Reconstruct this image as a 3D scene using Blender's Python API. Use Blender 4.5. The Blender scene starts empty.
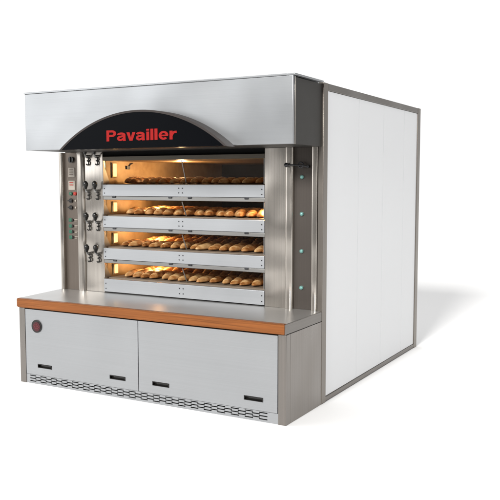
import bpy, bmesh, math, random
from mathutils import Vector, Matrix
random.seed(7)
scene = bpy.context.scene
COL = scene.collection
PI = math.pi

# ------------------------------------------------------------------ materials
def new_mat(name):
    m = bpy.data.materials.new(name); m.use_nodes = True
    nt = m.node_tree
    return m, nt, nt.nodes['Principled BSDF']

def plain(name, col, rough=0.5, metal=0.0, spec=0.5, var=0.06, scale=9.0, coat=0.0):
    """a paint or plastic with a little blotchy variation in tone and gloss"""
    m, nt, b = new_mat(name)
    tc = nt.nodes.new('ShaderNodeTexCoord')
    nz = nt.nodes.new('ShaderNodeTexNoise'); nz.inputs['Scale'].default_value = scale; nz.inputs['Detail'].default_value = 4
    nt.links.new(tc.outputs['Object'], nz.inputs['Vector'])
    rp = nt.nodes.new('ShaderNodeMapRange')
    rp.inputs['To Min'].default_value = 1 - var; rp.inputs['To Max'].default_value = 1 + var
    nt.links.new(nz.outputs['Fac'], rp.inputs['Value'])
    hv = nt.nodes.new('ShaderNodeHueSaturation'); hv.inputs['Color'].default_value = (*col, 1)
    nt.links.new(rp.outputs['Result'], hv.inputs['Value'])
    nt.links.new(hv.outputs['Color'], b.inputs['Base Color'])
    rr = nt.nodes.new('ShaderNodeMapRange')
    rr.inputs['To Min'].default_value = max(0.02, rough - 0.06); rr.inputs['To Max'].default_value = min(1, rough + 0.06)
    nt.links.new(nz.outputs['Fac'], rr.inputs['Value']); nt.links.new(rr.outputs['Result'], b.inputs['Roughness'])
    b.inputs['Metallic'].default_value = metal
    b.inputs['Specular IOR Level'].default_value = spec
    b.inputs['Coat Weight'].default_value = coat
    return m

def brushed(name, col, rough, metal, grain='x', var=0.10, wave=0.02, bump=0.02):
    """brushed sheet steel: fine streaks along one axis, faint large smudges"""
    m, nt, b = new_mat(name)
    tc = nt.nodes.new('ShaderNodeTexCoord')
    mp = nt.nodes.new('ShaderNodeMapping')
    s = {'x': (1.2, 260, 260), 'z': (150, 150, 0.7), 'y': (260, 1.2, 260)}[grain]
    mp.inputs['Scale'].default_value = s; mp.inputs['Location'].default_value = (0.371, 0.417, 0.233)
    nt.links.new(tc.outputs['Object'], mp.inputs['Vector'])
    n1 = nt.nodes.new('ShaderNodeTexNoise'); n1.inputs['Scale'].default_value = 1.0; n1.inputs['Detail'].default_value = 3
    nt.links.new(mp.outputs['Vector'], n1.inputs['Vector'])
    n2 = nt.nodes.new('ShaderNodeTexNoise'); n2.inputs['Scale'].default_value = 2.2; n2.inputs['Detail'].default_value = 5
    nt.links.new(tc.outputs['Object'], n2.inputs['Vector'])
    mx = nt.nodes.new('ShaderNodeMath'); mx.operation = 'MULTIPLY_ADD'
    nt.links.new(n2.outputs['Fac'], mx.inputs[0]); mx.inputs[1].default_value = 0.45
    nt.links.new(n1.outputs['Fac'], mx.inputs[2])
    rp = nt.nodes.new('ShaderNodeMapRange')
    rp.inputs['From Min'].default_value = 0.35; rp.inputs['From Max'].default_value = 1.1
    rp.inputs['To Min'].default_value = 1 - var; rp.inputs['To Max'].default_value = 1 + var
    nt.links.new(mx.outputs[0], rp.inputs['Value'])
    hv = nt.nodes.new('ShaderNodeHueSaturation'); hv.inputs['Color'].default_value = (*col, 1)
    nt.links.new(rp.outputs['Result'], hv.inputs['Value'])
    nt.links.new(hv.outputs['Color'], b.inputs['Base Color'])
    rr = nt.nodes.new('ShaderNodeMapRange')
    rr.inputs['To Min'].default_value = rough - 0.08; rr.inputs['To Max'].default_value = rough + 0.10
    nt.links.new(n2.outputs['Fac'], rr.inputs['Value']); nt.links.new(rr.outputs['Result'], b.inputs['Roughness'])
    bp = nt.nodes.new('ShaderNodeBump'); bp.inputs['Strength'].default_value = bump; bp.inputs['Distance'].default_value = 0.002
    nt.links.new(n1.outputs['Fac'], bp.inputs['Height'])
    # sheet metal is never dead flat: a shallow large-scale waviness
    n3 = nt.nodes.new('ShaderNodeTexNoise'); n3.inputs['Scale'].default_value = 1.7; n3.inputs['Detail'].default_value = 1
    nt.links.new(tc.outputs['Object'], n3.inputs['Vector'])
    b3 = nt.nodes.new('ShaderNodeBump'); b3.inputs['Strength'].default_value = 1.0; b3.inputs['Distance'].default_value = wave
    nt.links.new(n3.outputs['Fac'], b3.inputs['Height']); nt.links.new(b3.outputs['Normal'], bp.inputs['Normal'])
    nt.links.new(bp.outputs['Normal'], b.inputs['Normal'])
    b.inputs['Metallic'].default_value = metal
    return m

M = {}
M['hood']    = brushed('satin_hood_steel', (0.37, 0.381, 0.393), 0.36, 0.8, 'x', wave=0.04, var=0.05, bump=0.008)
M['door']    = brushed('satin_door_steel', (0.375, 0.384, 0.395), 0.36, 0.76, 'x', wave=0.04, var=0.05, bump=0.008)
M['band']    = brushed('deck_door_steel', (0.40, 0.412, 0.428), 0.40, 0.6, 'x', var=0.06, bump=0.008)
M['lip']     = brushed('door_lip_steel', (0.27, 0.265, 0.255), 0.38, 0.7, 'x')
M['steelv']  = brushed('upright_steel', (0.50, 0.462, 0.418), 0.20, 0.95, 'z', var=0.15, wave=0.07)
M['sidest']  = brushed('cabinet_side_steel', (0.245, 0.225, 0.207), 0.28, 0.92, 'z', var=0.12, wave=0.05)
M['frame']   = brushed('frame_steel', (0.22, 0.198, 0.175), 0.34, 0.9, 'z')
M['framey']  = brushed('rail_steel', (0.20, 0.185, 0.17), 0.36, 0.9, 'y')
M['top']     = brushed('worktop_steel', (0.50, 0.495, 0.485), 0.30, 0.75, 'x', var=0.05, bump=0.006)
M['white']   = plain('white_enamel_panel', (0.785, 0.795, 0.81), 0.34, var=0.015, scale=2.0)
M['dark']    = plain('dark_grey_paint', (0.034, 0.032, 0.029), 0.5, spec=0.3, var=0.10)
M['strip']   = brushed('dark_bronze_strip', (0.075, 0.064, 0.056), 0.42, 0.6, 'z')
M['ctrl']    = brushed('control_strip_steel', (0.15, 0.125, 0.105), 0.38, 0.7, 'z')
M['black']   = plain('black_gloss_panel', (0.0028, 0.0032, 0.0042), 0.28, var=0.12, scale=4, spec=0.03)
M['rim']     = plain('bronze_rim_paint', (0.045, 0.038, 0.036), 0.55, 0.0, spec=0.15)
M['void']    = plain('black_shadow_gap', (0.008, 0.008, 0.008), 0.8, spec=0.1)
M['knob']    = plain('black_bakelite', (0.010, 0.009, 0.008), 0.30, var=0.1)
M['red']     = plain('red_lettering', (0.29, 0.009, 0.008), 0.6, spec=0.15, var=0.04)
M['redbtn']  = plain('red_button', (0.33, 0.022, 0.012), 0.35)
M['darkred'] = plain('dark_red_badge', (0.05, 0.003, 0.007), 0.35)
M['badgeln'] = plain('badge_pink_line', (0.16, 0.028, 0.034), 0.4)
M['green']   = plain('green_button', (0.022, 0.10, 0.06), 0.35)
M['teal']    = plain('teal_bolt_cap', (0.16, 0.34, 0.31), 0.35, 0.2)
M['cream']   = plain('cream_label', (0.34, 0.30, 0.255), 0.45)
M['floor']   = plain('white_studio_floor', (0.93, 0.93, 0.93), 0.9, spec=0.0, var=0.004, scale=0.4)
M['hearth']  = plain('hearth_stone', (0.20, 0.155, 0.115), 0.75, var=0.25, scale=14)
M['header']  = brushed('dull_shaded_header_steel', (0.10, 0.088, 0.072), 0.42, 0.7, 'x')  # dull steel, its colour darkened further to carry the hood's shade
M['rivet']   = plain('rivet_steel', (0.07, 0.07, 0.075), 0.35, 0.8)

def chamber_mat():
    m, nt, b = new_mat('oven_wall_scorched_steel')
    tc = nt.nodes.new('ShaderNodeTexCoord')
    nz = nt.nodes.new('ShaderNodeTexNoise'); nz.inputs['Scale'].default_value = 5; nz.inputs['Detail'].default_value = 8
    nz.inputs['Roughness'].default_value = 0.65
    nt.links.new(tc.outputs['Object'], nz.inputs['Vector'])
    cr = nt.nodes.new('ShaderNodeValToRGB')
    cr.color_ramp.elements[0].position = 0.3; cr.color_ramp.elements[0].color = (0.24, 0.15, 0.07, 1)
    cr.color_ramp.elements[1].position = 0.7; cr.color_ramp.elements[1].color = (0.48, 0.35, 0.19, 1)
    nt.links.new(nz.outputs['Fac'], cr.inputs['Fac']); nt.links.new(cr.outputs['Color'], b.inputs['Base Color'])
    b.inputs['Roughness'].default_value = 0.5; b.inputs['Metallic'].default_value = 0.3
    return m
M['chamber'] = chamber_mat()
M['backwall'] = plain('dark_back_wall', (0.016, 0.011, 0.008), 0.8, var=0.3, scale=6, spec=0.2)  # near-black back wall, far darker than the other chamber walls

def wood_mat():
    m, nt, b = new_mat('varnished_wood_edge')
    tc = nt.nodes.new('ShaderNodeTexCoord')
    mp = nt.nodes.new('ShaderNodeMapping'); mp.inputs['Scale'].default_value = (1.6, 40, 60)
    nt.links.new(tc.outputs['Object'], mp.inputs['Vector'])
    nz = nt.nodes.new('ShaderNodeTexNoise'); nz.inputs['Scale'].default_value = 1.4; nz.inputs['Detail'].default_value = 6
    nz.inputs['Distortion'].default_value = 0.8
    nt.links.new(mp.outputs['Vector'], nz.inputs['Vector'])
    cr = nt.nodes.new('ShaderNodeValToRGB')
    cr.color_ramp.elements[0].position = 0.3; cr.color_ramp.elements[0].color = (0.15, 0.046, 0.008, 1)
    cr.color_ramp.elements[1].position = 0.72; cr.color_ramp.elements[1].color = (0.27, 0.087, 0.019, 1)
    nt.links.new(nz.outputs['Fac'], cr.inputs['Fac']); nt.links.new(cr.outputs['Color'], b.inputs['Base Color'])
    b.inputs['Roughness'].default_value = 0.38; b.inputs['Specular IOR Level'].default_value = 0.3
    return m
M['wood'] = wood_mat()

def crust_mat():
    m, nt, b = new_mat('baked_crust')
    tc = nt.nodes.new('ShaderNodeTexCoord'); oi = nt.nodes.new('ShaderNodeObjectInfo')
    ad = nt.nodes.new('ShaderNodeVectorMath'); ad.operation = 'ADD'
    nt.links.new(tc.outputs['Object'], ad.inputs[0])
    sc = nt.nodes.new('ShaderNodeMath'); sc.operation = 'MULTIPLY'; sc.inputs[1].default_value = 37
    nt.links.new(oi.outputs['Random'], sc.inputs[0]); nt.links.new(sc.outputs[0], ad.inputs[1])
    nz = nt.nodes.new('ShaderNodeTexNoise'); nz.inputs['Scale'].default_value = 30; nz.inputs['Detail'].default_value = 6
    nt.links.new(ad.outputs[0], nz.inputs['Vector'])
    at = nt.nodes.new('ShaderNodeAttribute'); at.attribute_name = 'score'
    mm = nt.nodes.new('ShaderNodeMath'); mm.operation = 'MULTIPLY_ADD'; mm.inputs[1].default_value = 0.62
    nt.links.new(at.outputs['Fac'], mm.inputs[0]); nt.links.new(nz.outputs['Fac'], mm.inputs[2])
    r2 = nt.nodes.new('ShaderNodeMath'); r2.operation = 'MULTIPLY_ADD'; r2.inputs[1].default_value = 0.34
    nt.links.new(oi.outputs['Random'], r2.inputs[0]); nt.links.new(mm.outputs[0], r2.inputs[2])
    cr = nt.nodes.new('ShaderNodeValToRGB')
    e = cr.color_ramp.elements
    e[0].position = 0.35; e[0].color = (0.15, 0.050, 0.013, 1)
    e[1].position = 1.05 if False else 1.0; e[1].color = (0.80, 0.54, 0.27, 1)
    k = e.new(0.62); k.color = (0.46, 0.20, 0.060, 1)
    nt.links.new(r2.outputs[0], cr.inputs['Fac']); nt.links.new(cr.outputs['Color'], b.inputs['Base Color'])
    b.inputs['Roughness'].default_value = 0.5
    bp = nt.nodes.new('ShaderNodeBump'); bp.inputs['Strength'].default_value = 0.35; bp.inputs['Distance'].default_value = 0.006
    nt.links.new(nz.outputs['Fac'], bp.inputs['Height']); nt.links.new(bp.outputs['Normal'], b.inputs['Normal'])
    return m
M['crust'] = crust_mat()

def glass_mat():
    m = bpy.data.materials.new('door_glass'); m.use_nodes = True
    nt = m.node_tree; nt.nodes.clear()
    out = nt.nodes.new('ShaderNodeOutputMaterial')
    tr = nt.nodes.new('ShaderNodeBsdfTransparent'); tr.inputs['Color'].default_value = (0.95, 0.94, 0.92, 1)
    gl = nt.nodes.new('ShaderNodeBsdfGlossy'); gl.inputs['Roughness'].default_value = 0.05
    tc = nt.nodes.new('ShaderNodeTexCoord')
    nz = nt.nodes.new('ShaderNodeTexNoise'); nz.inputs['Scale'].default_value = 6
    nt.links.new(tc.outputs['Object'], nz.inputs['Vector'])
    rp = nt.nodes.new('ShaderNodeMapRange'); rp.inputs['To Min'].default_value = 0.002; rp.inputs['To Max'].default_value = 0.010
    nt.links.new(nz.outputs['Fac'], rp.inputs['Value'])
    mx = nt.nodes.new('ShaderNodeMixShader')
    nt.links.new(rp.outputs['Result'], mx.inputs['Fac'])
    nt.links.new(tr.outputs[0], mx.inputs[1]); nt.links.new(gl.outputs[0], mx.inputs[2])
    nt.links.new(mx.outputs[0], out.inputs['Surface'])
    return m
M['glass'] = glass_mat()

def bulb_mat():
    m, nt, b = new_mat('lit_oven_bulb')
    b.inputs['Base Color'].default_value = (1, 0.8, 0.5, 1)
    b.inputs['Emission Color'].default_value = (1, 0.66, 0.27, 1)
    b.inputs['Emission Strength'].default_value = 1.5
    return m
M['bulb'] = bulb_mat()

# ------------------------------------------------------------------ mesh helpers
def box(bm, x0, x1, y0, y1, z0, z1, bev=0.0, seg=2, mi=0):
    vs = [bm.verts.new(p) for p in ((x0,y0,z0),(x1,y0,z0),(x1,y1,z0),(x0,y1,z0),(x0,y0,z1),(x1,y0,z1),(x1,y1,z1),(x0,y1,z1))]
    fs = [bm.faces.new([vs[i] for i in q]) for q in ((3,2,1,0),(4,5,6,7),(0,1,5,4),(1,2,6,5),(2,3,7,6),(3,0,4,7))]
    for f in fs: f.material_index = mi
    if bev > 0:
        es = set(e for f in fs for e in f.edges)
        r = bmesh.ops.bevel(bm, geom=list(es), offset=bev, segments=seg, profile=0.5, affect='EDGES')
        for f in r['faces']: f.material_index = mi

def prism(bm, pts, axis, a, b, mi=0):
    """extrude a closed outline; axis 'y': pts are (x,z), axis 'z': pts are (x,y), axis 'x': pts are (y,z)"""
    def P(p, t):
        return {'y': (p[0], t, p[1]), 'z': (p[0], p[1], t), 'x': (t, p[0], p[1])}[axis]
    A = [bm.verts.new(P(p, a)) for p in pts]; B = [bm.verts.new(P(p, b)) for p in pts]
    n = len(pts); fs = []
    fs.append(bm.faces.new(A)); fs.append(bm.faces.new(B[::-1]))
    for i in range(n):
        fs.append(bm.faces.new((A[i], B[i], B[(i+1) % n], A[(i+1) % n])))
    for f in fs: f.material_index = mi
    return fs

def cyl(bm, c, r, d, axis='y', seg=24, r2=None, mi=0):
    r2 = r if r2 is None else r2
    if isinstance(axis, str): axis = {'x': (1,0,0), 'y': (0,1,0), 'z': (0,0,1)}[axis]
    ax = Vector(axis).normalized()
    q = ax.to_track_quat('Z', 'Y').to_matrix().to_4x4()
    n0 = len(bm.faces)
    res = bmesh.ops.create_cone(bm, cap_ends=True, segments=seg, radius1=r, radius2=r2, depth=d, matrix=Matrix.Translation(c) @ q)
    for f in {f for v in res['verts'] for f in v.link_faces}: f.material_index = mi

def ball(bm, c, r, sc=(1,1,1), u=20, v=12, mi=0):
    m = Matrix.Translation(c) @ Matrix.Diagonal((*sc, 1))
    res = bmesh.ops.create_uvsphere(bm, u_segments=u, v_segments=v, radius=r, matrix=m)
    for f in {f for v in res['verts'] for f in v.link_faces}: f.material_index = mi

def tube(bm, pts, r, seg=10, mi=0):
    for a, b in zip(pts[:-1], pts[1:]):
        a, b = Vector(a), Vector(b)
        cyl(bm, (a+b)/2, r, (b-a).length, (b-a), seg, mi=mi)
    for p in pts[1:-1]: ball(bm, p, r, u=seg, v=8, mi=mi)

def obj(name, bm, mats, parent=None, smooth=False, angle=35):
    bmesh.ops.recalc_face_normals(bm, faces=bm.faces)
    me = bpy.data.meshes.new(name); bm.to_mesh(me); bm.free()
    for m in (mats if isinstance(mats, (list, tuple)) else [mats]): me.materials.append(m)
    o = bpy.data.objects.new(name, me); COL.objects.link(o)
    if smooth:
        for p in me.polygons: p.use_smooth = True
        me.set_sharp_from_angle(angle=math.radians(angle))
        for p in me.polygons:
            if max(abs(c) for c in p.normal) > 0.9999: p.use_smooth = False
    if parent is not None:
        o.parent = parent
        if parent.type == 'EMPTY': o.matrix_parent_inverse = Matrix.Translation(-parent.location)
    return o

def B(): return bmesh.new()
def boxobj(name, mat, parent, *a, bev=0.002, **k):
    b = B(); box(b, *a, bev=bev, **k); return obj(name, b, mat, parent, smooth=bev > 0, angle=50)

# ------------------------------------------------------------------ setting
b = B(); box(b, -300, 300, -5.2, 500, -0.05, 0.0)
fl = obj('floor', b, M['floor']); fl['kind'] = 'structure'

# ------------------------------------------------------------------ the oven
oven = bpy.data.objects.new('bakery_oven', None); COL.objects.link(oven)
oven.location = (-1.15, 1.3, 0)
oven['label'] = 'large stainless steel four-deck bakery oven with black arched sign, wood-edged counter and white side panels'
oven['category'] = 'oven'

H = 2.2; YB = 0.545; YD = 2.735
XL = -2.284; XT = -2.354; ZC = 0.65; TC = 0.067
ZH0 = 1.774; ZH1 = 2.195; YH = 0.0857

# --- base cabinet
b = B()
box(b, XL+0.004, -0.004, 0.03, YB+0.05, 0.012, ZC-TC-0.001)                 # carcass
body = obj('base_cabinet', b, M['void'], oven)
for x0, x1 in ((XL, XL+0.057), (-0.057, 0.0)):
    boxobj('corner_post', M['sidest'], body, x0, x1, -0.002, 0.06, 0.0, ZC-TC-0.002, bev=0.003)
boxobj('side_panel', M['sidest'], body, -0.02, 0.0, 0.0605, YB-0.001, 0.0, ZC-TC-0.002, bev=0.002)
boxobj('side_panel', M['sidest'], body, XL, XL+0.02, 0.0605, YB-0.001, 0.0, ZC-TC-0.002, bev=0.002)

def door(x0, x1, slots, badge=False):
    z0, z1 = 0.0725, 0.572
    # sheet with rectangular openings for the recessed handles
    xs = sorted({x0, x1, *[v for s in slots for v in (s, s+0.142)]})
    zs = [z0, 0.129, 0.159, z1]
    b = B()
    V = {}
    for i, x in enumerate(xs):
        for j, z in enumerate(zs): V[i, j] = b.verts.new((x, 0.0, z))
    for i in range(len(xs)-1):
        for j in range(3):
            hole = j == 1 and any(abs(xs[i]-s) < 1e-6 for s in slots)
            if not hole: b.faces.new((V[i, j], V[i+1, j], V[i+1, j+1], V[i, j+1]))
    r = bmesh.ops.extrude_face_region(b, geom=list(b.faces))
    bmesh.ops.translate(b, verts=[g for g in r['geom'] if isinstance(g, bmesh.types.BMVert)], vec=(0, 0.028, 0))
    d = obj('cabinet_door', b, M['door'], oven)
    for s in slots:
        b = B()
        m = 0.0015
        x_0, x_1, z_0, z_1 = s+m, s+0.142-m, 0.129+m, 0.159-m
        box(b, x_0, x_1, 0.022, 0.026, z_0, z_1)
        box(b, x_0, x_1, -0.003, 0.021, z_1-0.004, z_1)
        box(b, x_0, x_1, -0.003, 0.021, z_0, z_0+0.003)
        box(b, x_0, x_0+0.004, -0.003, 0.021, z_0+0.0035, z_1-0.0045)
        box(b, x_1-0.004, x_1, -0.003, 0.021, z_0+0.0035, z_1-0.0045)
        box(b, x_0+0.03, x_1-0.006, 0.006, 0.012, z_1-0.013, z_1-0.0045)     # finger ledge inside the cup
        obj('recessed_handle', b, M['knob'], d)
    if badge:
        c = (-2.104, -0.003, 0.448)
        b = B(); cyl(b, c, 0.049, 0.010, 'y', 40)
        bd = obj('round_badge', b, M['knob'], d, smooth=True)
        b = B(); cyl(b, (c[0]+0.004, -0.009, c[2]-0.002), 0.036, 0.004, 'y', 36)
        obj('badge_face', b, M['darkred'], d, smooth=True)
        b = B()
        for k in range(3):
            z = c[2]-0.014+0.0145*k; w = (0.017, 0.026, 0.014)[k]
            pts = [(c[0]+0.004-w+2*w*t/8, -0.0118, z+0.005*math.sin(t*1.3+k)) for t in range(9)]
            tube(b, pts, 0.0022, 6)
        obj('badge_lettering', b, M['badgeln'], d)
    return d
door(XL+0.062, -1.158, [-2.105, -1.412], True)
door(-1.152, -0.062, [-1.036, -0.306])

# --- toe grille: staggered slots punched through a folded strip
b = B()
gx0, gx1 = XL+0.058, -0.058
xsA = -2.190; pitch = 0.1049; nA = 20; la = 0.062
cuts = []
for i in range(nA):
    a0 = xsA + pitch*i
    for z in (0.0185, 0.0395, 0.0605): cuts.append((a0, a0+la, z))
    if i < nA-1:
        for z in (0.029, 0.050): cuts.append((a0+la-0.009, a0+pitch+0.009, z))
xs = sorted({round(v, 5) for c in cuts for v in c[:2]} | {gx0, gx1})
zs = [0.001] + [v for z in (0.0185, 0.029, 0.0395, 0.050, 0.0605) for v in (z-0.0038, z+0.0038)] + [0.0695]
V = {}
for i, x in enumerate(xs):
    for j, z in enumerate(zs): V[i, j] = b.verts.new((x, 0.003, z))
for i in range(len(xs)-1):
    xm = (xs[i]+xs[i+1])/2
    for j in range(len(zs)-1):
        zm = (zs[j]+zs[j+1])/2
        if any(c[0] < xm < c[1] and abs(c[2]-zm) < 0.003 for c in cuts): continue
        b.faces.new((V[i, j], V[i+1, j], V[i+1, j+1], V[i, j+1]))
r = bmesh.ops.extrude_face_region(b, geom=list(b.faces))
bmesh.ops.translate(b, verts=[g for g in r['geom'] if isinstance(g, bmesh.types.BMVert)], vec=(0, 0.006, 0))
for v in [v for v in b.verts if not v.link_faces]: b.verts.remove(v)
box(b, gx0+0.001, gx1-0.001, 0.022, 0.024, 0.002, 0.068, mi=1)
obj('toe_grille', b, [M['door'], M['void']], oven)

# --- counter: steel top with wooden front edge
b = B()
prism(b, [(-2.297, 0.024), (-0.006, 0.024), (-0.006, YB-0.001), (-0.05, YB-0.001), (-0.05, 0.60), (-2.372, 0.60)], 'z', ZC-TC, ZC)
bmesh.ops.bevel(b, geom=list(b.edges), offset=0.003, segments=2, affect='EDGES')
ctop = obj('countertop', b, M['top'], oven, smooth=True)
b = B()
n = 6; pts = [(-0.006, 0.0235)]
pts += [(-2.295, 0.0235)]
for k in range(n+1):
    a = PI + (PI/2)*k/n
    pts.append((-2.284 + 0.015*math.cos(a), -0.002 + 0.015*math.sin(a)))
pts += [(-0.006, -0.017)]
prism(b, pts, 'z', ZC-TC+0.001, ZC+0.001)
bmesh.ops.bevel(b, geom=[e for e in b.edges if abs(e.verts[0].co.z-e.verts[1].co.z) < 1e-6], offset=0.005, segments=3, affect='EDGES')
obj('wooden_edge', b, M['wood'], ctop, smooth=True)
boxobj('edge_cap', M['framey'], ctop, -0.0055, 0.0, -0.016, YB-0.002, ZC-TC+0.0015, ZC-0.001, bev=0.0015)

# --- rear housing
b = B()
box(b, -0.030, -0.012, 0.62, YD-0.01, 0.035, H-0.012)       # right inner wall
box(b, XT, XT+0.02, 0.60, YD-0.01, 0.012, H-0.012)          # left wall
box(b, XT+0.021, -0.031, YD-0.03, YD-0.01, 0.035, H-0.012)  # back wall
box(b, XT, -0.004, 0.61, YD-0.004, H-0.011, H-0.002)        # roof
hs = obj('rear_housing', b, M['white'], oven)
ys = [0.6175, 1.214, 1.76, 2.29, 2.655]
for y0, y1 in zip(ys[:-1], ys[1:]):
    boxobj('side_panel', M['white'], hs, -0.011, -0.004, y0+0.0018, y1-0.0018, 0.040, H-0.050, bev=0.002)
boxobj('front_post', M['frame'], hs, -0.036, 0.003, YB, 0.6165, 0.0, H, bev=0.003)
boxobj('rear_post', M['frame'], hs, -0.04, 0.003, 2.657, YD, 0.0, H, bev=0.003)
boxobj('top_rail', M['framey'], hs, -0.04, 0.001, 0.617, 2.6565, H-0.048, H-0.001, bev=0.003)
boxobj('bottom_rail', M['framey'], hs, -0.04, 0.001, 0.617, 2.6565, 0.006, 0.038, bev=0.003)

# --- facade around the decks
ZT = ZH0 - 0.001
def pil(x0, x1, y0, rad=0.014):
    """folded steel upright with rounded front corners"""
    pts = [(x0, 0.60)]
    for k in range(6):
        a = PI + (PI/2)*k/5
        pts.append((x0+rad+rad*math.cos(a), y0+rad+rad*math.sin(a)))
    for k in range(6):
        a = 1.5*PI + (PI/2)*k/5
        pts.append((x1-rad+rad*math.cos(a), y0+rad+rad*math.sin(a)))
    pts.append((x1, 0.60))
    b = B(); prism(b, pts, 'z', ZC+0.0005, ZT)
    return obj('steel_upright', b, M['steelv'], oven, smooth=True, angle=50)
pil(XT, -2.318, 0.538); pil(-2.176, -2.104, 0.542, 0.022); pil(-0.286, -0.226, 0.538, 0.018); pil(-0.086, -0.040, 0.541)
cs = boxobj('control_strip', M['ctrl'], oven, -2.317, -2.177, 0.572, 0.60, ZC+0.001, ZT, bev=0)
ds = boxobj('dark_side_strip', M['strip'], oven, -0.225, -0.087, 0.572, 0.60, ZC+0.001, ZT, bev=0)
boxobj('lever_plate', M['steelv'], oven, -2.103, -1.915, 0.566, 0.60, ZC+0.001, ZT, bev=0.0015)
boxobj('door_side_plate', M['steelv'], oven, -0.4525, -0.287, 0.560, 0.60, ZC+0.001, ZT, bev=0.0015)

# bolts on the dark strip
for z in (1.57, 1.316, 1.058, 0.803):
    b = B(); cyl(b, (-0.166, 0.566, z), 0.014, 0.012, 'y', 6); ball(b, (-0.166, 0.559, z), 0.0105, (1, 0.6, 1))
    obj('bolt_cap', b, M['teal'], ds, smooth=True, angle=40)
# latch pin beside the top deck
b = B()
tube(b, [(-0.262, 0.515, 1.652), (-0.205, 0.515, 1.652), (-0.150, 0.535, 1.648), (-0.118, 0.555, 1.640)], 0.0055, 10)
ball(b, (-0.262, 0.515, 1.652), 0.016); cyl(b, (-0.250, 0.53, 1.652), 0.008, 0.03, 'y', 12)
tube(b, [(-0.165+0.018*math.cos(t*PI/8), 0.545, 1.652+0.018*math.sin(t*PI/8)) for t in range(17)], 0.005, 8)
cyl(b, (-0.118, 0.562, 1.640), 0.010, 0.022, 'y', 14)
obj('latch_pin', b, M['rivet'], oven, smooth=True)

# controls
def ctl(name, shape, mat, label=None):
    o = obj(name, shape, mat, cs, smooth=True, angle=40)
    if label: o['label'] = label
    return o
Y0 = 0.572
b = B(); cyl(b, (-2.238, Y0-0.008, 1.716), 0.026, 0.018, 'y', 28, r2=0.023); box(b, -2.243, -2.233, Y0-0.026, Y0-0.016, 1.695, 1.737, bev=0.002)
ctl('rotary_knob', b, M['knob'])
for z, lines in ((1.612, 3), (1.508, 2)):
    b = B(); box(b, -2.276, -2.208, Y0-0.006, Y0, z-0.038, z+0.038, bev=0.002)
    d = ctl('display_panel', b, M['cream'])
    b = B()
    for k in range(lines):
        zz = z+0.022-0.019*k
        box(b, -2.262, -2.222, Y0-0.008, Y0-0.0062, zz-0.0035, zz+0.0035)
    obj('display_digits', b, M['redbtn'] if lines == 2 else M['ctrl'], d)
for x, mat in ((-2.250, 'green'), (-2.205, 'redbtn')):
    b = B(); cyl(b, (x, Y0-0.006, 1.440), 0.015, 0.012, 'y', 20); ball(b, (x, Y0-0.011, 1.440), 0.012, (1, 0.5, 1))
    ctl('push_button', b, M[mat])
for z in (1.383, 1.327):
    b = B(); cyl(b, (-2.252, Y0-0.005, z), 0.019, 0.010, 'y', 20); box(b, -2.276, -2.232, Y0-0.022, Y0-0.010, z-0.006, z+0.006, bev=0.003)
    ctl('selector_switch', b, M['knob'])
    b = B(); cyl(b, (-2.205, Y0-0.003, z), 0.008, 0.006, 'y', 14); ctl('pilot_lamp', b, M['cream'])
for z in (1.224, 1.175, 1.129, 1.083):
    b = B(); box(b, -2.278, -2.246, Y0-0.010, Y0, z-0.014, z+0.014, bev=0.003)
    ctl('green_switch', b, M['green'])
    b = B(); cyl(b, (-2.240, Y0-0.004, z), 0.011, 0.008, 'y', 16); ctl('switch_cap', b, M['knob'])
    b = B(); box(b, -2.222, -2.190, Y0-0.002, Y0, z-0.003+0.006, z+0.001+0.006); box(b, -2.222, -2.198, Y0-0.002, Y0, z-0.009, z-0.005)
    ctl('switch_caption', b, M['cream'])

# damper levers: ball knob, arm, hooked latch plate
def lever(x, z):
    kx = x + 0.018
    b = B()
    cyl(b, (x, 0.550, z-0.050), 0.011, 0.036, 'y', 16)
    tube(b, [(x, 0.532, z-0.050), (x+0.002, 0.522, z-0.034), (kx, 0.508, z-0.010)], 0.0065, 10)
    lv = obj('damper_lever', b, M['lip'], oven, smooth=True)
    b = B(); ball(b, (kx, 0.503, z+0.004), 0.0215, (1, 1, 1.15)); cyl(b, (kx-0.004, 0.510, z-0.018), 0.011, 0.034, (0.3, -0.25, 0.9), 14, r2=0.020)
    obj('ball_knob', b, M['knob'], lv, smooth=True)
    b = B()
    c = [(x-0.012, z-0.060), (x+0.006, z-0.062), (x+0.011, z-0.078), (x-0.003, z-0.086), (x+0.011, z-0.094), (x+0.011, z-0.112), (x-0.003, z-0.120), (x-0.014, z-0.112)]
    tube(b, [(p, 0.554, q) for p, q in c], 0.0050, 10)
    hk = obj('hook_latch', b, M['knob'], lv, smooth=True)
    boxobj('latch_plate', M['steelv'], lv, x-0.018, x+0.019, 0.5635, 0.5657, z-0.130, z-0.046, bev=0.001)
TOPS = [1.515, 1.266, 1.010, 0.762]
for z in (TOPS[0]+0.262, *TOPS[:3]):
    for x in (-2.058, -1.965):
        if z > 1.7: z = 1.800 - 0.010
        lever(x, z)

# header beam over the top deck
boxobj('header_beam', M['header'], oven, -1.913, -0.4535, 0.560, 0.60, 1.703, 1.735, bev=0.002)
boxobj('header_gap', M['void'], oven, -1.913, -0.4535, 0.585, 0.60, 1.736, ZT, bev=0)

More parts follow.
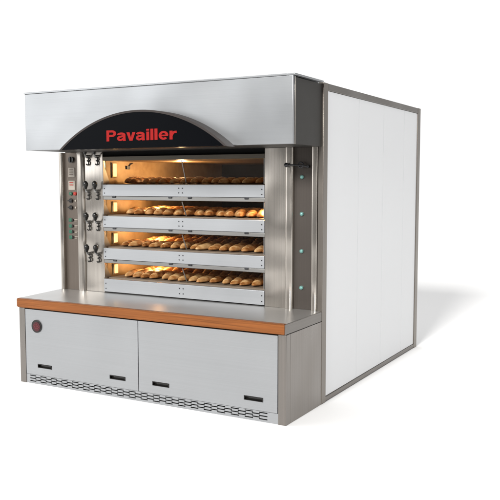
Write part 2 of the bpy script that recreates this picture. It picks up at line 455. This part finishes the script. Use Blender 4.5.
# deck chambers, doors and glass
X0, X1 = -1.913, -0.4535
for i, t in enumerate(TOPS):
    ceil = 1.703 if i == 0 else TOPS[i-1] - 0.122
    bot = t - 0.090 if i < 3 else ZC + 0.008
    hz = t + 0.004 if i == 0 else t + 0.006
    # chamber shell: left, right, ceiling, back
    b = B()
    y0, y1 = 0.604, 2.40
    box(b, X0-0.02, X0, y0, y1, hz-0.02, ceil+0.012)
    box(b, X1, X1+0.02, y0, y1, hz-0.02, ceil+0.012)
    box(b, X0+0.0005, X1-0.0005, y0, y1, ceil, ceil+0.012)
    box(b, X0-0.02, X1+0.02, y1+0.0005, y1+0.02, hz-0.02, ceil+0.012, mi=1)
    ch = obj('baking_chamber', b, [M['chamber'], M['backwall']], oven)
    boxobj('hearth_slab', M['hearth'], ch, X0+0.001, X1-0.001, 0.612, y1-0.001, hz-0.018, hz, bev=0)
    # tapering door cheeks at both ends
    for xc in (X0+0.002, X1-0.008):
        b = B(); prism(b, [(0.5605, ceil-0.001), (0.5605, hz+0.004), (0.640, hz+0.004)], 'x', xc, xc+0.006)
        obj('door_cheek', b, M['lip'], ch)
    # oven lamp: a small lit lens let into the wall just behind the door
    zb = (hz + ceil)/2 + 0.02*(i == 0)
    hh = 0.052 if i == 0 else 0.036
    spots = [(X0, 1)] + ([(X1, -1)] if i == 1 else [])
    for lx, sg in spots:
        x_a, x_b = sorted((lx+sg*0.0005, lx+sg*0.010))
        b = B(); box(b, x_a, x_b, 0.672, 0.732, zb-hh-0.008, zb+hh+0.008, bev=0.002); hd = obj('lamp_housing', b, M['chamber'], ch)
        x_a, x_b = sorted((lx+sg*0.0102, lx+sg*0.014))
        b = B(); box(b, x_a, x_b, 0.680, 0.724, zb-hh, zb+hh, bev=0.002); obj('lamp_lens', b, M['bulb'], hd)
        ld = bpy.data.lights.new('oven_lamp_light', 'POINT'); ld.energy = 9.5 if i == 0 else (3.5 if sg > 0 else 3.0)
        ld.color = (1.0, 0.62, 0.29); ld.shadow_soft_size = 0.03
        lo = bpy.data.objects.new('oven_lamp_light', ld); COL.objects.link(lo)
        lo.location = (lx+sg*(0.36 if i == 0 else (0.22 if sg > 0 else 0.075)), 1.15 if i == 0 else (1.0 if sg > 0 else 0.74), zb + (0.02 if sg > 0 else 0)); lo.parent = oven; lo.matrix_parent_inverse = Matrix.Translation(-oven.location)
    if i == 0:
        b = B(); box(b, X0+0.001, X0+0.012, 0.86, 0.905, 1.640, 1.668, bev=0.002); tube(b, [(X0+0.006, 0.90, 1.668), (X0+0.010, 0.92, 1.685), (X0+0.006, 0.945, 1.690)], 0.004, 8)
        obj('temperature_probe', b, M['knob'], ch)
    # door band
    b = B(); box(b, X0+0.001, X1-0.001, 0.556, 0.586, bot, t, bev=0.003)
    dd = obj('deck_door', b, M['band'], oven, smooth=True, angle=50)
    for xx, zf in [(q, r_) for q in (-1.181, -1.147) for r_ in (0.32, 0.70)] + [(q, r_) for q in (X0+0.022, X1-0.020) for r_ in (0.25, 0.65)]:
        b = B(); cyl(b, (xx, 0.555, bot+(t-bot)*zf), 0.0045, 0.004, 'y', 10); obj('rivet', b, M['rivet'], dd)
    if i < 3:
        b = B(); box(b, X0+0.001, X1-0.001, 0.563, 0.600, bot-0.0305, bot-0.0015, bev=0.003)
        obj('door_lip', b, M['lip'], dd, smooth=True, angle=50)
        for xx in (-1.80, -1.262, -1.085, -0.60):
            b = B(); cyl(b, (xx, 0.5625, bot-0.006), 0.0085, 0.030, 'x', 12); obj('hinge_barrel', b, M['rivet'], dd, smooth=True)
    # two glass flaps leaning inward at the bottom
    for xa, xb in ((X0+0.012, -1.166), (-1.160, X1-0.012)):
        b = B()
        A = [(xa, 0.574, ceil-0.003), (xb, 0.574, ceil-0.003), (xb, 0.634, hz+0.007), (xa, 0.634, hz+0.007)]
        vs = [b.verts.new(p) for p in A]; f = b.faces.new(vs)
        r = bmesh.ops.extrude_face_region(b, geom=[f])
        bmesh.ops.translate(b, verts=[g for g in r['geom'] if isinstance(g, bmesh.types.BMVert)], vec=(0, 0.004, 0.002))
        g_ = obj('glass_flap', b, M['glass'], oven)
        if xb < -1.1:
            b = B(); cyl(b, (-1.163, 0.602, (ceil+hz)/2), 0.0042, math.hypot(0.060, ceil-hz-0.012), (0, 0.060, -(ceil-hz-0.010)), 8)
            obj('glass_edge_strip', b, M['lip'], g_, smooth=True)

# --- hood
b = B()
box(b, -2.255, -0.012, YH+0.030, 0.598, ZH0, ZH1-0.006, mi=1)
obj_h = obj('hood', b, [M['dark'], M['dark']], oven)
b = B()
box(b, -2.258, -0.004, YH, YH+0.022, ZH0-0.001, ZH1, bev=0.003)
obj('hood_front_sheet', b, M['hood'], obj_h, smooth=True, angle=50)
boxobj('hood_corner_trim', M['steelv'], obj_h, -0.011, -0.004, YH+0.0285, YH+0.040, ZH0, ZH1-0.004, bev=0.001)
boxobj('hood_lid', M['hood'], obj_h, -2.262, 0.012, YH-0.006, 0.520, ZH1+0.0005, ZH1+0.012, bev=0.002)

# arched black sign
AX, AZ0, HW, RISE, YA = -1.122, 1.762, 0.708, 0.260, -0.020
R = (HW*HW+RISE*RISE)/(2*RISE); th = math.asin(HW/R); cz = AZ0+RISE-R
N = 64
arc = [(AX+R*math.sin(-th+2*th*k/N), cz+R*math.cos(-th+2*th*k/N)) for k in range(N+1)]
ri = R-0.014; ti = math.acos(min(1, (AZ0+0.004-cz)/ri))
arc_i = [(AX+ri*math.sin(-ti+2*ti*k/N), cz+ri*math.cos(-ti+2*ti*k/N)) for k in range(N+1)]
b = B()
prism(b, arc_i, 'y', YA+0.003, YH-0.0008)
sign = obj('arched_sign', b, M['black'], obj_h, smooth=True, angle=40)
b = B()
ro = R; 
prism(b, arc + arc_i[::-1], 'y', YA, YH-0.0005)
obj('arched_sign_rim', b, M['rim'], obj_h, smooth=True, angle=40)

def lettering(x0, x1, z0, cap, y):
    """bold grotesque letters drawn as thick strokes; each stroke a hair deeper than the last so no faces coincide"""
    sW = 0.198; xh = 0.76; h = sW/2
    def arc(cx, cy, rx, ry, a0, a1, n=14): return [(cx+rx*math.cos(math.radians(a0+(a1-a0)*k/n)), cy+ry*math.sin(math.radians(a0+(a1-a0)*k/n))) for k in range(n+1)]
    def rect(ax, bx, ay, by): return [('poly', [(ax, ay), (bx, ay), (bx, by), (ax, by)])]
    def st(pts, w=sW): return [('stroke', pts, w)]
    rb = (xh-sW)/2
    gP = rect(0, sW, 0, 1) + st([(sW*.6, 1-h)] + arc(0.41, 1-h-0.205, 0.20, 0.205, 90, -90) + [(sW*.6, 1-h-0.41)], sW*0.95), 0.72
    ga = st(arc(0.30, xh-h-0.13, 0.215, 0.145, 172, 0) + [(0.515, 0.20), (0.535, 0.0)], 0.185) + \
         st([(0.50, 0.455), (0.30, 0.405)] + arc(0.235, 0.235, 0.145, 0.150, 95, 290) + [(0.40, 0.145), (0.51, 0.25)], 0.165), 0.65
    gv = [('poly', [(0, xh), (0.215, xh), (0.315, 0.26), (0.415, xh), (0.63, xh), (0.42, 0), (0.21, 0)])], 0.63
    gi = rect(0, sW, 0, xh) + rect(0, sW, 0.845, 1.0), sW
    gl = rect(0, sW, 0, 1), sW
    ge = st(arc(0.325, xh/2, 0.235, xh/2-0.085, -4, 318, 30), 0.175) + st([(0.12, xh/2-0.01), (0.63, xh/2-0.01)], 0.13), 0.65
    gr = rect(0, sW, 0, xh) + st([(sW*.55, 0.33)] + arc(0.40, 0.40, 0.245, 0.245, 172, 88, 8) + [(0.47, xh-h-0.01)], 0.19), 0.47
    G = {'P': gP, 'a': ga, 'v': gv, 'i': gi, 'l': gl, 'e': ge, 'r': gr}
    word = 'Pavailler'; gap = {'Pa': 0.045, 'av': 0.03, 'va': 0.03}
    X = 0; items = []
    for k, ch in enumerate(word):
        items.append((X, G[ch][0])); X += G[ch][1] + gap.get(word[k:k+2], 0.082)
    tot = X - 0.082; sx = (x1-x0)/tot
    b = B(); depth = 0.003
    for ox, parts in items:
        for q, pt in enumerate(parts):
            d = depth + 0.0004*q
            if pt[0] == 'poly':
                prism(b, [(x0+(ox+u)*sx, z0+w_*cap) for u, w_ in pt[1]], 'y', y-d, y)
            else:
                pts, wd = [Vector(p) for p in pt[1]], pt[2]; Lf, Rt = [], []
                for i_, p in enumerate(pts):
                    t0 = (p-pts[i_-1]).normalized() if i_ > 0 else None
                    t1 = (pts[i_+1]-p).normalized() if i_ < len(pts)-1 else None
                    tt = ((t0 or t1)+(t1 or t0)).normalized(); nn = Vector((-tt.y, tt.x))
                    kf = 1/max(0.6, nn.dot(Vector((-(t0 or t1).y, (t0 or t1).x))))
                    Lf.append(p+nn*wd/2*kf); Rt.append(p-nn*wd/2*kf)
                F = lambda p, yy: b.verts.new((x0+(ox+p.x)*sx, yy, z0+p.y*cap))
                A = [(F(l, y-d), F(r_, y-d), F(l, y), F(r_, y)) for l, r_ in zip(Lf, Rt)]
                for u, w_ in zip(A[:-1], A[1:]):
                    b.faces.new((u[0], u[1], w_[1], w_[0])); b.faces.new((u[0], w_[0], w_[2], u[2])); b.faces.new((u[1], u[3], w_[3], w_[1]))
                b.faces.new((A[0][0], A[0][2], A[0][3], A[0][1])); b.faces.new((A[-1][0], A[-1][1], A[-1][3], A[-1][2]))
    return b
obj('lettering', lettering(-1.390, -0.802, 1.8165, 0.075, YA+0.0028), M['red'], sign)

# ------------------------------------------------------------------ loaves
def loaf_mesh(seed, L=0.33, W=0.084, Hh=0.052):
    rnd = random.Random(seed); NS, NR = 56, 20
    b = B(); lay = b.verts.layers.float.new('score')
    rings = []
    cuts = [(-0.72+0.36*k+rnd.uniform(-.04, .04)) for k in range(5)]
    for i in range(NS+1):
        u = -1 + 2*i/NS
        uu = max(-0.9995, min(0.9995, u))
        prof = (1-abs(uu)**2.6)**0.62
        wob = 1 + 0.05*math.sin(u*7+seed) + 0.03*math.sin(u*15+2*seed)
        ring = []
        for j in range(NR):
            a = 2*PI*j/NR
            cx, sz = math.cos(a), math.sin(a)
            x = cx*W/2*prof*wob
            z = (sz if sz > 0 else sz*0.35)*Hh*0.74*prof*wob
            sc = 0.0
            if sz > 0.15:
                q = u - 0.22*cx
                for c in cuts:
                    d = (q-c)/0.075
                    if abs(cx) < 0.75: sc += math.exp(-d*d)*(1-(abs(cx)/0.75)**4)
            z += (sc-0.35*(1 if sz > 0.3 else 0))*0.006*prof
            v = b.verts.new((x + 0.006*math.sin(u*3+seed), u*L/2, z + Hh*0.74*0.35))
            v[lay] = min(1, sc)
            ring.append(v)
        rings.append(ring)
    for i in range(NS):
        for j in range(NR):
            b.faces.new((rings[i][j], rings[i][(j+1) % NR], rings[i+1][(j+1) % NR], rings[i+1][j]))
    b.faces.new(rings[0][::-1]); b.faces.new(rings[-1])
    bmesh.ops.recalc_face_normals(b, faces=b.faces)
    me = bpy.data.meshes.new('baguette'); b.to_mesh(me); b.free()
    me.materials.append(M['crust'])
    for p in me.polygons: p.use_smooth = True
    return me
LOAVES = [loaf_mesh(s) for s in (1, 2, 3, 4, 5)]
ORD = ['first', 'second', 'third', 'fourth', 'fifth', 'sixth', 'seventh', 'eighth', 'ninth', 'tenth', 'eleventh', 'twelfth', 'thirteenth', 'fourteenth', 'fifteenth']
DN = ['topmost oven deck', 'second oven deck from the top', 'third oven deck from the top', 'lowest oven deck']
def put_row(deck, row, xa, xb, n, y, rot, s, zj=0.0):
    hz = TOPS[deck] + 0.004 if deck == 0 else TOPS[deck] + 0.006
    for k in range(n):
        me = random.choice(LOAVES)
        o = bpy.data.objects.new('baguette', me); COL.objects.link(o)
        x = xa + (xb-xa)*k/(n-1) + random.uniform(-.006, .006)
        o.location = (x, y + random.uniform(-.012, .012), hz + 0.001)
        f = random.uniform(0.90, 1.10)
        o.rotation_euler = (0, 0, math.radians(rot + random.uniform(-8, 8)) + (PI if random.random() < .5 else 0))
        o.scale = (s*f, random.uniform(0.92, 1.05), s*random.uniform(0.90, 1.10))
        o['category'] = 'bread'
        o['group'] = 'baguettes baking on the ' + DN[deck]
        w = ('golden front-row baguette', 'browned second-row baguette', 'browned third-row baguette')[row]
        o['label'] = f'{w}, {ORD[k]} from the left, on the {DN[deck]}'
put_row(0, 0, -1.785, -0.500, 15, 0.805, 4, 1.0)
put_row(1, 0, -1.790, -0.505, 15, 0.805, 20, 1.06)
put_row(2, 0, -1.800, -0.505, 15, 0.800, 3, 0.93)
put_row(3, 0, -1.790, -0.505, 15, 0.800, 3, 0.93)
put_row(1, 1, -1.800, -0.555, 15, 1.140, -16, 1.10)
put_row(2, 1, -1.830, -0.545, 15, 1.145, 4, 1.0)
put_row(3, 1, -1.830, -0.545, 15, 1.145, 4, 1.0)
put_row(2, 2, -1.790, -0.515, 15, 1.490, 4, 1.0)
put_row(3, 2, -1.790, -0.515, 15, 1.490, 4, 1.0)

# ------------------------------------------------------------------ light
w = bpy.data.worlds.new('World'); scene.world = w; w.use_nodes = True
nt = w.node_tree; bg = nt.nodes['Background']
tc = nt.nodes.new('ShaderNodeTexCoord')
dt = nt.nodes.new('ShaderNodeVectorMath'); dt.operation = 'DOT_PRODUCT'
v = Vector((-0.85, 0.45, 0.30)).normalized(); dt.inputs[1].default_value = v
nt.links.new(tc.outputs['Generated'], dt.inputs[0])
cr = nt.nodes.new('ShaderNodeValToRGB')
e = cr.color_ramp.elements
e[0].position = 0.0; e[0].color = (0.24, 0.238, 0.235, 1)
e[1].position = 0.66; e[1].color = (1.08, 1.08, 1.08, 1)
k = e.new(0.495); k.color = (0.33, 0.327, 0.322, 1)
mr = nt.nodes.new('ShaderNodeMapRange'); mr.inputs['From Min'].default_value = -1; mr.inputs['From Max'].default_value = 1
nt.links.new(dt.outputs['Value'], mr.inputs['Value']); nt.links.new(mr.outputs['Result'], cr.inputs['Fac'])
# added dimming of the world below the horizon, so steel reflects darker low down
sx = nt.nodes.new('ShaderNodeSeparateXYZ'); nt.links.new(tc.outputs['Generated'], sx.inputs[0])
ml = nt.nodes.new('ShaderNodeMapRange'); ml.inputs['From Min'].default_value = -0.10; ml.inputs['From Max'].default_value = -0.006
ml.inputs['To Min'].default_value = 0.30; ml.inputs['To Max'].default_value = 1.0
nt.links.new(sx.outputs['Z'], ml.inputs['Value'])
vm = nt.nodes.new('ShaderNodeVectorMath'); vm.operation = 'SCALE'
nt.links.new(cr.outputs['Color'], vm.inputs[0]); nt.links.new(ml.outputs['Result'], vm.inputs['Scale'])
nt.links.new(vm.outputs[0], bg.inputs['Color']); bg.inputs['Strength'].default_value = 1.0

sd = bpy.data.lights.new('key_sun', 'SUN'); sd.energy = 3.8; sd.angle = math.radians(13); sd.color = (1, 0.985, 0.96)
so = bpy.data.objects.new('key_sun', sd); COL.objects.link(so)
so.rotation_euler = Vector((-0.11, 2.06, -1.0)).to_track_quat('-Z', 'Y').to_euler(); so.location = (1, -6, 5)

def area(name, loc, tgt, sx, sy, en, col=(1, 1, 1)):
    ld = bpy.data.lights.new(name, 'AREA'); ld.shape = 'RECTANGLE'; ld.size = sx; ld.size_y = sy; ld.energy = en; ld.color = col
    o = bpy.data.objects.new(name, ld); COL.objects.link(o); o.location = loc
    o.rotation_euler = (Vector(tgt)-Vector(loc)).to_track_quat('-Z', 'Y').to_euler()
    return o
area('side_softbox', (3.6, -1.0, 2.9), (0, 1.0, 1.4), 1.8, 2.4, 36, (1, 0.99, 0.98))

area('front_left_softbox', (-4.6, -3.4, 2.6), (-1.6, 0.2, 1.2), 2.6, 2.6, 40, (0.98, 0.99, 1))

# ------------------------------------------------------------------ camera
cd = bpy.data.cameras.new('camera'); co = bpy.data.objects.new('camera', cd); COL.objects.link(co)
cd.sensor_width = 36; cd.lens = 781.07/500*36; cd.clip_end = 1500
yaw, pitch = 0.5067, 0.0877
co.location = (2.1385, -4.3226, 1.5403)
fw = Vector((-math.sin(yaw)*math.cos(pitch), math.cos(yaw)*math.cos(pitch), -math.sin(pitch)))
co.rotation_euler = fw.to_track_quat('-Z', 'Y').to_euler()
scene.camera = co
vs_ = scene.view_settings
vs_.view_transform = 'Standard'; vs_.look = 'None'; vs_.exposure = 0; vs_.gamma = 1; vs_.use_curve_mapping = False
scene.cycles.max_bounces = 8; scene.cycles.transparent_max_bounces = 12
scene.cycles.use_denoising = True
